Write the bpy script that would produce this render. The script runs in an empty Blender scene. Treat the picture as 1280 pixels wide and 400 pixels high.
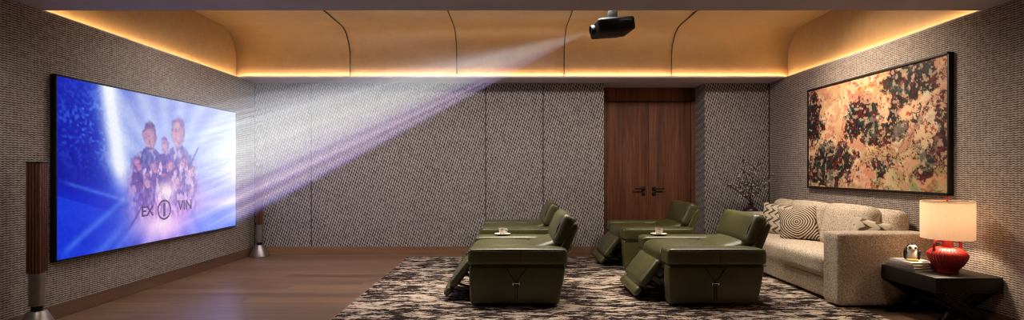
import bpy, bmesh, math, random
import numpy as np
from mathutils import Vector, Matrix
random.seed(7)
PI = math.pi
C = bpy.context.scene.collection
SC = bpy.context.scene

# ------------------------------------------------------------------ helpers
def lin(r, g=None, b=None):
    if g is None: r, g, b = r
    f = lambda c: (c/255)/12.92 if c/255 <= .04045 else ((c/255+.055)/1.055)**2.4
    return (f(r), f(g), f(b), 1.0)

def obj(name, bm, mat, parent=None, angle=40):
    me = bpy.data.meshes.new(name)
    bmesh.ops.recalc_face_normals(bm, faces=bm.faces[:])
    for f in bm.faces: f.smooth = True
    bm.to_mesh(me); bm.free()
    me.set_sharp_from_angle(angle=math.radians(angle))
    me.materials.append(mat)
    o = bpy.data.objects.new(name, me); C.objects.link(o)
    if parent: o.parent = parent
    return o

def tag(o, label=None, cat=None, group=None, kind=None):
    if label: o['label'] = label
    if cat: o['category'] = cat
    if group: o['group'] = group
    if kind: o['kind'] = kind
    return o

def thing(name, label, cat, loc=(0, 0, 0), rz=0, group=None):
    o = bpy.data.objects.new(name, None); C.objects.link(o)
    o.empty_display_size = .1
    o.location = loc; o.rotation_euler = (0, 0, rz)
    return tag(o, label, cat, group)

def struct(name, bm, mat, parent=None, label=None):
    o = obj(name, bm, mat, parent)
    if not parent: o['kind'] = 'structure'
    if label: o['label'] = label
    return o

def copy_tree(o, parent=None):
    c = o.copy(); C.objects.link(c)
    if parent: c.parent = parent
    for ch in list(o.children): copy_tree(ch, c)
    return c

BM = bmesh.new
def xf(bm, verts, M):
    if M is not None: bmesh.ops.transform(bm, matrix=M, verts=verts)

def box(bm, x0, x1, y0, y1, z0, z1, bev=0, seg=2, M=None):
    r = bmesh.ops.create_cube(bm, size=1)
    vs = r['verts']
    for v in vs:
        v.co = Vector(((x0+x1)/2+v.co.x*(x1-x0), (y0+y1)/2+v.co.y*(y1-y0), (z0+z1)/2+v.co.z*(z1-z0)))
    if bev:
        es = list({e for v in vs for e in v.link_edges})
        rb = bmesh.ops.bevel(bm, geom=es, offset=bev, segments=seg, affect='EDGES', profile=.5)
        vs = list({v for f in rb['faces'] for v in f.verts} | {v for v in vs if v.is_valid})
    xf(bm, vs, M)
    return bm

def cush(bm, c, s, r, bulge=(0, 0, 0), n=12, M=None, pw=.65):
    """rounded, puffed box"""
    h = [a/2 for a in s]
    ts = [math.copysign(abs(t)**pw, t) for t in np.linspace(-1, 1, n+1)]
    vs = []
    for ax in range(3):
        for sg in (-1, 1):
            g = []
            for a in ts:
                row = []
                for b in ts:
                    p = [0, 0, 0]; p[ax] = sg; p[(ax+1) % 3] = a; p[(ax+2) % 3] = b
                    q = [p[i]*h[i] for i in range(3)]
                    rr = [min(r, h[i]) for i in range(3)]
                    inn = [max(-(h[i]-rr[i]), min(h[i]-rr[i], q[i])) for i in range(3)]
                    d = [(q[i]-inn[i])/rr[i] for i in range(3)]
                    L = math.sqrt(sum(k*k for k in d)) or 1
                    q = [inn[i]+d[i]/L*rr[i] for i in range(3)]
                    w = [max(0, 1-(q[i]/h[i])**2) for i in range(3)]
                    o = list(q)
                    for i in range(3):
                        o[i] = q[i]*(1+bulge[i]/h[i]*w[(i+1) % 3]*w[(i+2) % 3])
                    v = bm.verts.new(Vector(o)+Vector(c)); row.append(v); vs.append(v)
                g.append(row)
            for i in range(n):
                for j in range(n):
                    f = (g[i][j], g[i+1][j], g[i+1][j+1], g[i][j+1])
                    bm.faces.new(f if sg > 0 else f[::-1])
    r_ = bmesh.ops.remove_doubles(bm, verts=vs, dist=1e-5)
    vs = [v for v in vs if v.is_valid]
    xf(bm, vs, M)
    return bm

def pillow(bm, w, h, t, M, n=18):
    """throw pillow with pinched corners, lying in local XZ, thickness Y"""
    vs = []
    for sg in (-1, 1):
        g = []
        for i in range(n+1):
            row = []
            for j in range(n+1):
                a = -1+2*i/n; b = -1+2*j/n
                k = 1-.10*(1-a*a)*abs(b)**3
                l = 1-.10*(1-b*b)*abs(a)**3
                th = (max(0, 1-a**2)*max(0, 1-b**2))**.45
                v = bm.verts.new(Vector((a*w/2*l, sg*t/2*th, b*h/2*k))); row.append(v); vs.append(v)
            g.append(row)
        for i in range(n):
            for j in range(n):
                f = (g[i][j], g[i+1][j], g[i+1][j+1], g[i][j+1])
                bm.faces.new(f if sg > 0 else f[::-1])
    bmesh.ops.remove_doubles(bm, verts=vs, dist=1e-5)
    xf(bm, [v for v in vs if v.is_valid], M)
    return bm

def prism(bm, pts, y0, y1, bev=0, seg=3, M=None):
    """polygon in XZ extruded along Y"""
    a = [bm.verts.new((x, y0, z)) for x, z in pts]
    b = [bm.verts.new((x, y1, z)) for x, z in pts]
    n = len(pts); fs = [bm.faces.new(a), bm.faces.new(b[::-1])]
    for i in range(n): fs.append(bm.faces.new((a[i], b[i], b[(i+1) % n], a[(i+1) % n])))
    vs = a+b
    if bev:
        bmesh.ops.recalc_face_normals(bm, faces=fs)
        es = list({e for v in vs for e in v.link_edges})
        rb = bmesh.ops.bevel(bm, geom=es, offset=bev, segments=seg, affect='EDGES', profile=.5)
        vs = list({v for f in rb['faces'] for v in f.verts} | {v for v in vs if v.is_valid})
    xf(bm, vs, M)
    return bm

def lathe(bm, prof, n=32, M=None, ribs=0, amp=0):
    rings = []; vs = []
    for r, z in prof:
        if r < 1e-6:
            v = bm.verts.new((0, 0, z)); rings.append([v]); vs.append(v)
        else:
            ring = []
            for i in range(n):
                a = 2*PI*i/n
                rr = r*(1+amp*math.cos(ribs*a)) if ribs else r
                v = bm.verts.new((rr*math.cos(a), rr*math.sin(a), z)); ring.append(v); vs.append(v)
            rings.append(ring)
    for A, B in zip(rings, rings[1:]):
        if len(A) == 1 and len(B) == 1: continue
        for i in range(n):
            j = (i+1) % n
            if len(A) == 1: bm.faces.new((A[0], B[i], B[j]))
            elif len(B) == 1: bm.faces.new((A[i], A[j], B[0]))
            else: bm.faces.new((A[i], A[j], B[j], B[i]))
    xf(bm, vs, M)
    return bm

def tube(bm, pts, r, n=8, taper=1.0):
    pts = [Vector(p) for p in pts]; rings = []
    up = Vector((.123, .37, .92)).normalized()
    for i, p in enumerate(pts):
        t = (pts[min(i+1, len(pts)-1)]-pts[max(i-1, 0)]).normalized()
        a = t.cross(up)
        if a.length < .05: a = t.cross(Vector((1, 0, 0)))
        a.normalize(); b = t.cross(a)
        rr = r*(1+(taper-1)*i/max(1, len(pts)-1))
        rings.append([bm.verts.new(p+a*rr*math.cos(2*PI*k/n)+b*rr*math.sin(2*PI*k/n)) for k in range(n)])
    for A, B in zip(rings, rings[1:]):
        for k in range(n): bm.faces.new((A[k], A[(k+1) % n], B[(k+1) % n], B[k]))
    bm.faces.new(rings[0][::-1]); bm.faces.new(rings[-1])
    return bm

def T(x, y, z): return Matrix.Translation((x, y, z))
def R(ax, deg): return Matrix.Rotation(math.radians(deg), 4, ax)

# ------------------------------------------------------------------ materials
class NT:
    def __init__(s, name):
        s.m = bpy.data.materials.new(name); s.m.use_nodes = True
        s.t = s.m.node_tree; s.b = s.t.nodes['Principled BSDF']; s.out = s.t.nodes['Material Output']
    def n(s, typ, **kw):
        nd = s.t.nodes.new(typ)
        for k, v in kw.items(): setattr(nd, k, v)
        return nd
    def l(s, a, b): s.t.links.new(a, b)
    def m_(s, op, a, b=None, c=None):
        nd = s.n('ShaderNodeMath', operation=op)
        for i, v in enumerate((a, b, c)):
            if v is None: continue
            if isinstance(v, (int, float)): nd.inputs[i].default_value = v
            else: s.l(v, nd.inputs[i])
        return nd.outputs[0]
    def xyz(s, kind='Object'):
        tc = s.n('ShaderNodeTexCoord'); sp = s.n('ShaderNodeSeparateXYZ')
        s.l(tc.outputs[kind], sp.inputs[0]); return sp.outputs, tc.outputs[kind]
    def noise(s, vec, scale, detail=4, rough=.5, sc=(1, 1, 1), dist=0):
        mp = s.n('ShaderNodeMapping'); mp.inputs['Scale'].default_value = sc
        nz = s.n('ShaderNodeTexNoise'); s.l(vec, mp.inputs[0]); s.l(mp.outputs[0], nz.inputs['Vector'])
        nz.inputs['Scale'].default_value = scale; nz.inputs['Detail'].default_value = detail
        nz.inputs['Roughness'].default_value = rough; nz.inputs['Distortion'].default_value = dist
        return nz.outputs[0]
    def ramp(s, fac, stops):
        r = s.n('ShaderNodeValToRGB'); s.l(fac, r.inputs[0])
        e = r.color_ramp.elements
        while len(e) < len(stops): e.new(.5)
        for k, (p, c) in zip(e, stops): k.position = p; k.color = c
        return r.outputs[0]
    def mix(s, fac, a, b):
        nd = s.n('ShaderNodeMix', data_type='RGBA')
        for sock, v in ((nd.inputs[0], fac), (nd.inputs[6], a), (nd.inputs[7], b)):
            if isinstance(v, (int, float, tuple)): sock.default_value = v
            else: s.l(v, sock)
        return nd.outputs[2]
    def bump(s, h, strength, dist):
        nd = s.n('ShaderNodeBump'); nd.inputs['Strength'].default_value = strength
        nd.inputs['Distance'].default_value = dist; s.l(h, nd.inputs['Height'])
        s.l(nd.outputs[0], s.b.inputs['Normal'])
    def set(s, **kw):
        for k, v in kw.items():
            k = {'base': 'Base Color', 'rough': 'Roughness', 'metal': 'Metallic', 'spec': 'Specular IOR Level', 'coat': 'Coat Weight'}.get(k, k)
            if isinstance(v, (int, float, tuple)): s.b.inputs[k].default_value = v
            else: s.l(v, s.b.inputs[k])
        return s

def plain(name, rgb, rough=.5, metal=0, spec=.5, var=.08, scale=18):
    a = NT(name); _, v = a.xyz()
    c = lin(rgb); nz = a.noise(v, scale, 3)
    d = tuple(k*(1-var) for k in c[:3])+(1,); e = tuple(min(1, k*(1+var)) for k in c[:3])+(1,)
    a.set(base=a.ramp(nz, [(.3, d), (.7, e)]), rough=rough, metal=metal, spec=spec)
    return a.m

def emit(name, rgb, strength):
    a = NT(name); e = a.n('ShaderNodeEmission')
    e.inputs[0].default_value = rgb; e.inputs[1].default_value = strength
    a.l(e.outputs[0], a.out.inputs[0]); return a.m

def weave(name, axis, back):
    a = NT(name); o, v = a.xyz(); u = a.m_('ADD', o[0], o[1]) if back else o[axis]; z = o[2]
    if back:
        ph = a.m_('ADD', a.m_('MULTIPLY', u, 2*PI/.0365), a.m_('MULTIPLY', z, -2*PI/.115))
        st = a.m_('COSINE', ph)
        p2 = a.m_('ADD', a.m_('MULTIPLY', z, 2*PI/.056), a.m_('MULTIPLY', u, 2*PI/.073))
        h = a.m_('ADD', a.m_('MULTIPLY', st, .38), a.m_('MULTIPLY', a.m_('COSINE', p2), .17))
    else:
        w = a.m_('MULTIPLY', a.m_('SINE', a.m_('MULTIPLY', u, 2*PI/.044)), .75)
        ph = a.m_('ADD', a.m_('MULTIPLY', z, 2*PI/.0185), w)
        h = a.m_('MULTIPLY', a.m_('COSINE', ph), .48)
        p2 = a.m_('MULTIPLY', u, 2*PI/.029)
        h = a.m_('ADD', h, a.m_('MULTIPLY', a.m_('COSINE', p2), .08))
    nz = a.noise(v, 38, 3, .6)
    h = a.m_('ADD', h, a.m_('MULTIPLY', a.m_('SUBTRACT', nz, .5), 1.25))
    h = a.m_('ADD', a.m_('MULTIPLY', h, .5), .5)
    big = a.noise(v, 1.1, 3)
    c1 = a.ramp(h, [(.22, lin(48, 42, 40)), (.5, lin(140, 130, 125)), (.8, lin(204, 194, 188))])
    c2 = a.ramp(h, [(.22, lin(42, 36, 34)), (.5, lin(130, 120, 115)), (.8, lin(194, 184, 176))])
    if not back:
        c1 = a.ramp(h, [(.22, lin(80, 70, 64)), (.5, lin(146, 133, 123)), (.8, lin(188, 174, 162))])
        c2 = a.ramp(h, [(.22, lin(72, 63, 57)), (.5, lin(136, 123, 113)), (.8, lin(178, 164, 152))])
    a.set(base=a.mix(big, c1, c2), rough=.85, spec=.2)
    a.bump(h, .5, .006)
    return a.m

def wood(name, axis, cols, grain=26, rough=.4, plank=None, spec=.5):
    """grain runs along axis; plank=(width axis, width)"""
    a = NT(name); o, v = a.xyz()
    sc = [1, 1, 1]; sc[axis] = .05
    off = None
    vec = v
    if plank:
        wa, ww, ln = plank
        row = a.m_('FLOOR', a.m_('DIVIDE', o[wa], ww))
        sh = a.m_('FRACT', a.m_('MULTIPLY', a.m_('SINE', a.m_('MULTIPLY', row, 12.9898)), 43758.5))
        col = a.m_('FLOOR', a.m_('ADD', a.m_('DIVIDE', o[axis], ln), sh))
        idn = a.m_('FRACT', a.m_('MULTIPLY', a.m_('SINE', a.m_('ADD', a.m_('MULTIPLY', row, 7.13), a.m_('MULTIPLY', col, 3.71))), 9731.7))
        cmb = a.n('ShaderNodeCombineXYZ'); a.l(a.m_('MULTIPLY', idn, 17), cmb.inputs[2])
        add = a.n('ShaderNodeVectorMath', operation='ADD'); a.l(v, add.inputs[0]); a.l(cmb.outputs[0], add.inputs[1])
        vec = add.outputs[0]
    g = a.noise(vec, grain, 6, .62, tuple(sc), .6)
    g2 = a.noise(vec, grain*.22, 3, .5, tuple(sc), .3)
    f = a.m_('ADD', a.m_('MULTIPLY', g, .6), a.m_('MULTIPLY', g2, .4))
    if plank:
        f = a.m_('ADD', f, a.m_('MULTIPLY', a.m_('SUBTRACT', idn, .5), .22))
    colr = a.ramp(f, [(.30, lin(cols[0])), (.5, lin(cols[1])), (.70, lin(cols[2]))])
    hgt = f
    if plank:
        fr = a.m_('FRACT', a.m_('DIVIDE', o[wa], ww))
        s1 = a.m_('LESS_THAN', fr, .012)
        fe = a.m_('FRACT', a.m_('ADD', a.m_('DIVIDE', o[axis], ln), sh))
        s2 = a.m_('LESS_THAN', fe, .0025)
        s_ = a.m_('MAXIMUM', s1, s2)
        dk = tuple(k*.35 for k in lin(cols[0])[:3])+(1,)
        colr = a.mix(a.m_('MULTIPLY', s_, .6), colr, dk)
    a.set(base=colr, rough=rough, spec=spec)
    a.bump(hgt, .12, .003)
    return a.m

def rug_mat():
    a = NT('rug_pile'); o, v = a.xyz()
    n1 = a.noise(v, 15, 7, .74, (.30, 1, 1), .1)
    n2 = a.noise(v, 2.4, 3, .6, (.8, 1, 1), .6)
    n3 = a.noise(v, 34, 4, .7, (.3, 1, 1), .1)
    n4 = a.noise(v, 160, 2, .6)
    f = a.m_('ADD', a.m_('MULTIPLY', n1, 1.0), a.m_('MULTIPLY', n2, .35))
    f = a.m_('ADD', f, a.m_('MULTIPLY', n3, .75))
    f = a.m_('ADD', f, a.m_('MULTIPLY', a.m_('SUBTRACT', n4, .5), .25))
    c = a.ramp(f, [(.0, lin(40, 30, 28)), (.485, lin(46, 34, 31)), (.505, lin(150, 131, 115)), (.56, lin(200, 180, 160)), (1, lin(206, 188, 168))])
    # ramp works on 0..1: rescale
    r = a.t.nodes[-1]
    a.t.links.remove(r.inputs[0].links[0])
    a.l(a.m_('MULTIPLY_ADD', f, 1.0, -.565), r.inputs[0])
    a.set(base=c, rough=.95, spec=.1); a.bump(f, .4, .01)
    return a.m

def fabric(name, c0, c1, scale=150, strength=.5):
    a = NT(name); o, v = a.xyz()
    vo = a.n('ShaderNodeTexVoronoi'); a.l(v, vo.inputs['Vector']); vo.inputs['Scale'].default_value = scale
    nz = a.noise(v, scale*.45, 3, .7)
    f = a.m_('ADD', a.m_('MULTIPLY', vo.outputs['Distance'], .6), a.m_('MULTIPLY', nz, .5))
    a.set(base=a.ramp(f, [(.25, lin(c1)), (.7, lin(c0))]), rough=.95, spec=.15)
    a.bump(f, -strength, .004)
    return a.m

def leather():
    a = NT('olive_leather'); o, v = a.xyz()
    vo = a.n('ShaderNodeTexVoronoi'); a.l(v, vo.inputs['Vector']); vo.inputs['Scale'].default_value = 160
    nz = a.noise(v, 3.2, 4, .5)
    nz2 = a.noise(v, 9, 3, .5)
    a.set(base=a.ramp(nz, [(.3, lin(71, 70, 31)), (.7, lin(90, 87, 41))]), rough=a.m_('MULTIPLY_ADD', nz2, .14, .36), spec=.6, coat=.3)
    a.b.inputs['Coat Roughness'].default_value = .36
    f = a.m_('ADD', a.m_('MULTIPLY', vo.outputs['Distance'], .10), nz2)
    a.bump(f, .25, .012)
    return a.m

def vcol(name, emission=None):
    a = NT(name); at = a.n('ShaderNodeAttribute', attribute_name='Col')
    if emission:
        a.set(base=(.006, .006, .008, 1), rough=.6, spec=.1)
        a.l(at.outputs[0], a.b.inputs['Emission Color']); a.b.inputs['Emission Strength'].default_value = emission
    else:
        a.set(base=at.outputs[0], rough=.6, spec=.3)
        _, v = a.xyz(); a.bump(a.noise(v, 60, 4, .6), .3, .004)
    return a.m

M = {}
M['wall_b'] = weave('woven_wallcovering_back', 0, True)
M['wall_s'] = weave('woven_wallcovering_side', 1, False)
M['floor'] = wood('floor_oak', 0, ((94, 69, 51), (122, 92, 69), (148, 115, 89)), 22, .3, (1, .19, 1.7))
M['skirt'] = wood('skirting_oak', 0, ((112, 80, 58), (134, 98, 72), (154, 116, 86)), 22, .4)
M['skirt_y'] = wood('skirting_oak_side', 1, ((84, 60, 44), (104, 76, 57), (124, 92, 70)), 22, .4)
M['door'] = wood('door_walnut', 2, ((70, 38, 22), (110, 66, 41), (146, 94, 62)), 30, .62, None, .3)
M['soffit'] = plain('soffit_plaster', (186, 174, 178), .8, var=.03, scale=3)
def tray_mat():
    a = NT('tray_veneer'); _, v = a.xyz()
    f = a.noise(v, 7, 5, .65); g = a.noise(v, 60, 3, .6, (1, 1, .3))
    k = a.m_('ADD', a.m_('MULTIPLY', f, .6), a.m_('MULTIPLY', g, .4))
    a.set(base=a.ramp(k, [(.3, lin(140, 108, 72)), (.7, lin(160, 126, 88))]), rough=.45, spec=.4)
    return a.m
M['tray'] = tray_mat()
M['seam'] = plain('dark_seam', (34, 20, 12), .7)
M['joint'] = plain('panel_joint', (26, 23, 23), .8)
M['led'] = emit('led_warm', (1.0, .72, .40, 1), 62.0)
M['black'] = plain('black_metal', (16, 15, 15), .55, 0, .3)
M['blackgloss'] = plain('black_plastic', (17, 15, 14), .6, 0, .25)
M['rug'] = rug_mat()
M['leather'] = leather()
M['stitch'] = plain('dark_stitching', (26, 29, 16), .7)
M['steel'] = plain('brushed_steel', (150, 142, 138), .32, 1.0)
M['chrome'] = plain('chrome_clip', (225, 220, 210), .2, 1.0)
M['sofa'] = fabric('beige_boucle', (210, 192, 168), (122, 106, 90), 95, .7)
M['cream'] = fabric('beige_boucle_lit', (216, 200, 177), (128, 112, 94), 100, .7)  # paler copy of the sofa fabric, light on seat and far arm painted in
M['dark_wood'] = wood('ebonised_wood', 1, ((16, 11, 9), (26, 18, 15), (36, 26, 21)), 24, .5, None, .35)
M['red'] = plain('red_glaze', (160, 30, 22), .36, spec=.5, var=.2)
M['white_china'] = plain('white_china', (232, 222, 208), .25)
M['coffee'] = plain('coffee', (44, 26, 16), .2)
M['slat'] = wood('speaker_oak', 2, ((74, 42, 26), (104, 62, 40), (132, 84, 56)), 30, .45)
M['gray_metal'] = plain('pewter_metal', (150, 140, 134), .38, .8)
M['paper'] = plain('page_paper', (214, 202, 182), .8)
M['bk1'] = plain('book_cover_white', (206, 196, 186), .5)
M['bk2'] = plain('book_cover_grey', (104, 96, 92), .5)
M['bk3'] = plain('book_cover_taupe', (150, 134, 118), .5)
M['fig_w'] = plain('figurine_white', (226, 218, 200), .35)
M['fig_b'] = plain('figurine_black', (20, 18, 20), .35)
M['fig_y'] = plain('figurine_ochre', (206, 160, 84), .4)
M['vase'] = plain('dark_vase', (46, 24, 22), .35)
M['twig'] = plain('twig_bark', (42, 32, 26), .8)
M['leaf'] = plain('dried_leaf', (74, 62, 52), .8, var=.4, scale=40)
M['blossom'] = plain('pale_blossom', (206, 192, 174), .8)
M['gold'] = plain('brass', (150, 110, 60), .35, 1)

def shade_mat():
    a = NT('linen_shade'); _, v = a.xyz()
    c = a.ramp(a.noise(v, 90, 3, .6, (1, 1, .2)), [(.3, lin(244, 232, 214)), (.7, lin(252, 242, 228))])
    d = a.n('ShaderNodeBsdfDiffuse'); t = a.n('ShaderNodeBsdfTranslucent'); m = a.n('ShaderNodeMixShader')
    a.l(c, d.inputs[0]); a.l(c, t.inputs[0]); m.inputs[0].default_value = .6
    a.l(d.outputs[0], m.inputs[1]); a.l(t.outputs[0], m.inputs[2]); a.l(m.outputs[0], a.out.inputs[0])
    return a.m
M['shade'] = shade_mat()

def pat_spiral(name):
    a = NT(name); o, v = a.xyz()
    x = a.m_('ABSOLUTE', o[0]); z = a.m_('ABSOLUTE', o[2])
    r = a.m_('POWER', a.m_('ADD', a.m_('POWER', x, 1.6), a.m_('POWER', z, 1.6)), .625)
    nz = a.noise(v, 26, 2)
    s = a.m_('SINE', a.m_('ADD', a.m_('MULTIPLY', r, 2*PI/.025), a.m_('MULTIPLY', nz, 2.0)))
    a.set(base=a.ramp(a.m_('MULTIPLY_ADD', s, .5, .5), [(.3, lin(84, 66, 56)), (.7, lin(204, 188, 166))]), rough=.95, spec=.1)
    a.bump(s, .5, .006); return a.m
def pat_zigzag(name, p=.085):
    a = NT(name); o, v = a.xyz()
    zz = a.m_('MULTIPLY', a.m_('PINGPONG', o[2], .05), 1.3)
    nz = a.noise(v, 30, 3)
    s = a.m_('SINE', a.m_('ADD', a.m_('MULTIPLY', a.m_('ADD', o[0], zz), 2*PI/p), a.m_('MULTIPLY', nz, 2.2)))
    g = a.m_('SINE', a.m_('MULTIPLY', o[2], 2*PI/.11))
    f = a.m_('ADD', a.m_('MULTIPLY', s, .38), a.m_('MULTIPLY', g, .2))
    a.set(base=a.ramp(a.m_('ADD', f, .5), [(.26, lin(92, 80, 62)), (.40, lin(202, 188, 164))]), rough=.95, spec=.1)
    a.bump(s, .3, .004); return a.m
M['spiral'] = pat_spiral('spiral_weave'); M['zigzag'] = pat_zigzag('zigzag_weave'); M['fern'] = pat_zigzag('leafy_weave', .13)

# ------------------------------------------------------------------ room
W, D, H = 3.91, 7.78, 2.60         # half width, back wall, soffit height
YF, LIP, TZ, YB = 4.245, 7.40, 3.266, -1.6
bm = BM(); box(bm, -W-.2, W+.2, YB-.2, 8.5, -.1, 0); struct('floor', bm, M['floor'])
bm = BM(); box(bm, -W-.2, -W, YB, 8.4, 0, H); struct('wall_left', bm, M['wall_s'])
bm = BM(); box(bm, W, W+.2, YB, 8.4, 0, H); struct('wall_right', bm, M['wall_s'])
DX0, DX1, DY = 1.397, 2.928, 8.20
bm = BM(); box(bm, -W, DX0, D, D+.42, 0, H); box(bm, DX1, W, D, D+.42, 0, H)
struct('wall_back', bm, M['wall_b'])
bm = BM(); box(bm, -W, W, D+.46, D+.6, 0, H); struct('wall_door_recess', bm, M['joint'])
bm = BM(); box(bm, -W-.2, W+.2, YB-.2, YB, 0, H); struct('wall_behind', bm, M['wall_b'])
# soffit: front slab, back lip, and slab over the recess
bm = BM(); box(bm, -W-.2, W+.2, YB-.2, YF, H, H+.9); struct('ceiling', bm, M['soffit'])
bm = BM(); box(bm, -W-.2, W+.2, LIP-.075, 8.5, H, H+.012); box(bm, -W-.2, W+.2, LIP+.06, 8.5, H+.012, H+.9)
struct('ceiling_back_soffit', bm, M['soffit'])
# vaulted tray
pts = [(LIP, H+.012), (LIP, H+.18), (LIP, 2.88)]
rad = TZ-2.88
for k in range(1, 13):
    a = PI/2*k/12; pts.append((LIP-rad+rad*math.cos(a), 2.88+rad*math.sin(a)))
pts.append((YF, TZ))
bm = BM()
XS = W+.075
A = [bm.verts.new((-XS, y, z)) for y, z in pts]; B = [bm.verts.new((XS, y, z)) for y, z in pts]
for i in range(len(pts)-1): bm.faces.new((A[i], A[i+1], B[i+1], B[i]))
A2 = [bm.verts.new((-XS-.1, y+.05, z+.05)) for y, z in (pts[0], (LIP, TZ), pts[-1])]
tray = struct('ceiling_tray', bm, M['tray'])
md = tray.modifiers.new('thick', 'SOLIDIFY'); md.thickness = .04; md.offset = 1
bm = BM(); box(bm, -XS-.14, -XS, YF-.02, LIP+.06, H, TZ+.05); struct('wall_tray_left', bm, M['tray'])
bm = BM(); box(bm, XS, XS+.14, YF-.02, LIP+.06, H, TZ+.05); struct('wall_tray_right', bm, M['tray'])
for i, sx in enumerate((-2.339, -.799, .753, 2.304)):
    bm = BM(); w = .007
    pa = [(y-.003, z-.003) if z < TZ-.01 else (y, z-.004) for y, z in pts[1:]]
    pa[0] = (LIP-.004, H+.02)
    lo = [bm.verts.new((sx-w, y, z)) for y, z in pa]; hi = [bm.verts.new((sx+w, y, z)) for y, z in pa]
    for k in range(len(pa)-1): bm.faces.new((lo[k], lo[k+1], hi[k+1], hi[k]))
    s = struct('trim_%d' % (i+1), bm, M['seam']); m2 = s.modifiers.new('t', 'SOLIDIFY'); m2.thickness = .004
# panel joints of back wall
for i, px in enumerate((389, 607, 679)):
    x = (px-640)/82.3
    bm = BM(); box(bm, x-.006, x+.006, D-.003, D+.01, .12, H-.01); struct('trim_%d' % (i+5), bm, M['joint'])
for i, x in enumerate((-W+.006, W-.006)):
    bm = BM(); box(bm, x-.006, x+.006, D-.006, D+.01, .12, H); struct('trim_%d' % (i+8), bm, M['joint'])
# skirting
bm = BM(); box(bm, -W, DX0, D-.014, D, 0, .12); box(bm, DX1, W, D-.014, D, 0, .12); struct('baseboard_back', bm, M['skirt'])
bm = BM(); box(bm, -W, -W+.014, YB, D-.014, 0, .12); struct('baseboard_left', bm, M['skirt_y'])
bm = BM(); box(bm, W-.014, W, YB, D-.014, 0, .12); struct('baseboard_right', bm, M['skirt_y'])
# upstands hiding the LED strips
bm = BM(); box(bm, -W-.004, -W, YF, LIP-.07, H, H+.013); struct('trim_14', bm, M['soffit'])
bm = BM(); box(bm, W, W+.004, YF, LIP-.07, H, H+.013); struct('trim_15', bm, M['soffit'])
bm = BM(); box(bm, -W, W, LIP-.075, LIP-.071, H+.012, H+.024); struct('trim_16', bm, M['soffit'])
# LED strips in the cove
def led(lab, *b):
    bm = BM(); box(bm, *b); o = obj('led_strip', bm, M['led']); return tag(o, lab, 'light strip', 'warm light strips hidden in the ceiling cove')
led('warm glowing light strip along the top of the left wall above the screen', -W-.040, -W-.028, YF+.02, LIP-.08, H+.001, H+.010)
led('warm glowing light strip along the top of the right wall above the painting', W+.028, W+.040, YF+.02, LIP-.08, H+.001, H+.010)
led('long warm glowing light strip along the back of the ceiling cove', -XS+.02, XS-.02, LIP-.030, LIP-.020, H+.013, H+.022)

# ------------------------------------------------------------------ door
DC = 2.19
bm = BM(); box(bm, DX0, 1.515, DY, DY+.06, 0, 2.375, .004); struct('trim_10', bm, M['door'])
bm = BM(); box(bm, 2.865, DX1, DY-.02, DY+.06, 0, 2.375, .004); struct('trim_11', bm, M['door'])
bm = BM(); box(bm, DX0, DX1, DY-.005, DY+.06, 2.385, H, .004); struct('trim_12', bm, M['door'])
bm = BM(); box(bm, DX0, DX1, DY+.03, DY+.06, 2.37, 2.39); struct('trim_13', bm, M['joint'])
for k, (a, b, sg) in enumerate(((1.52, DC-.001, -1), (DC+.001, 2.86, 1))):
    bm = BM(); box(bm, a, b, DY+.012, DY+.055, .005, 2.37, .003)
    d = struct('door_%d' % (k+1), bm, M['door'])
    d['label'] = ('left' if sg < 0 else 'right')+' leaf of the dark walnut double door with black lever'
    hx = DC+sg*.085
    bm = BM(); box(bm, hx-.03, hx+.03, DY-.002, DY+.012, .955, 1.015, .004)
    box(bm, hx-.01, hx+.01, DY-.05, DY, .975, .995, .003)
    box(bm, min(hx-sg*.01, hx+sg*.15), max(hx-sg*.01, hx+sg*.15), DY-.062, DY-.046, .974, .996, .005)
    obj('door_handle', bm, M['black'], d)
    bm = BM(); box(bm, hx-.027, hx+.027, DY-.002, DY+.012, .875, .93, .004)
    lathe(bm, [(0, 0), (.012, 0), (.012, .006), (0, .006)], 16, T(hx, DY-.002, .902) @ R('X', 90))
    obj('lock_plate', bm, M['black'], d)

# ------------------------------------------------------------------ picture grids
def fbm(u, v, f0, octv, seed, pers=.55):
    rng = np.random.RandomState(seed); out = np.zeros_like(u); amp = 1; tot = 0
    for o in range(octv):
        n = 257; g = rng.rand(n, n); s = f0*2**o
        x = (u*s+rng.rand()*50) % (n-1); y = (v*s+rng.rand()*50) % (n-1)
        i = x.astype(int); j = y.astype(int); fx = x-i; fy = y-j
        fx = fx*fx*(3-2*fx); fy = fy*fy*(3-2*fy)
        out += amp*((g[i, j]*(1-fx)+g[i+1, j]*fx)*(1-fy)+(g[i, j+1]*(1-fx)+g[i+1, j+1]*fx)*fy)
        tot += amp; amp *= pers
    return out/tot
def tolin(c):
    c = np.clip(c, 0, 255)/255
    return np.where(c <= .04045, c/12.92, ((c+.055)/1.055)**2.4)
def picture(name, nu, nv, fn, mat, parent, place):
    uu = np.linspace(0, 1, nu+1); vv = np.linspace(0, 1, nv+1)
    U, V = np.meshgrid(uu, vv, indexing='ij')
    rgb = tolin(fn(U, V)).reshape(-1, 3)
    verts = [place(u, v) for u in uu for v in vv]
    faces = [(i*(nv+1)+j, (i+1)*(nv+1)+j, (i+1)*(nv+1)+j+1, i*(nv+1)+j+1) for i in range(nu) for j in range(nv)]
    me = bpy.data.meshes.new(name); me.from_pydata(verts, [], faces)
    at = me.color_attributes.new('Col', 'FLOAT_COLOR', 'POINT')
    at.data.foreach_set('color', np.concatenate([rgb, np.ones((len(rgb), 1))], 1).astype(np.float32).ravel())
    me.materials.append(mat)
    o = bpy.data.objects.new(name, me); C.objects.link(o); o.parent = parent
    return o
def sstep(a, b, x):
    t = np.clip((x-a)/(b-a), 0, 1); return t*t*(3-2*t)

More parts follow.
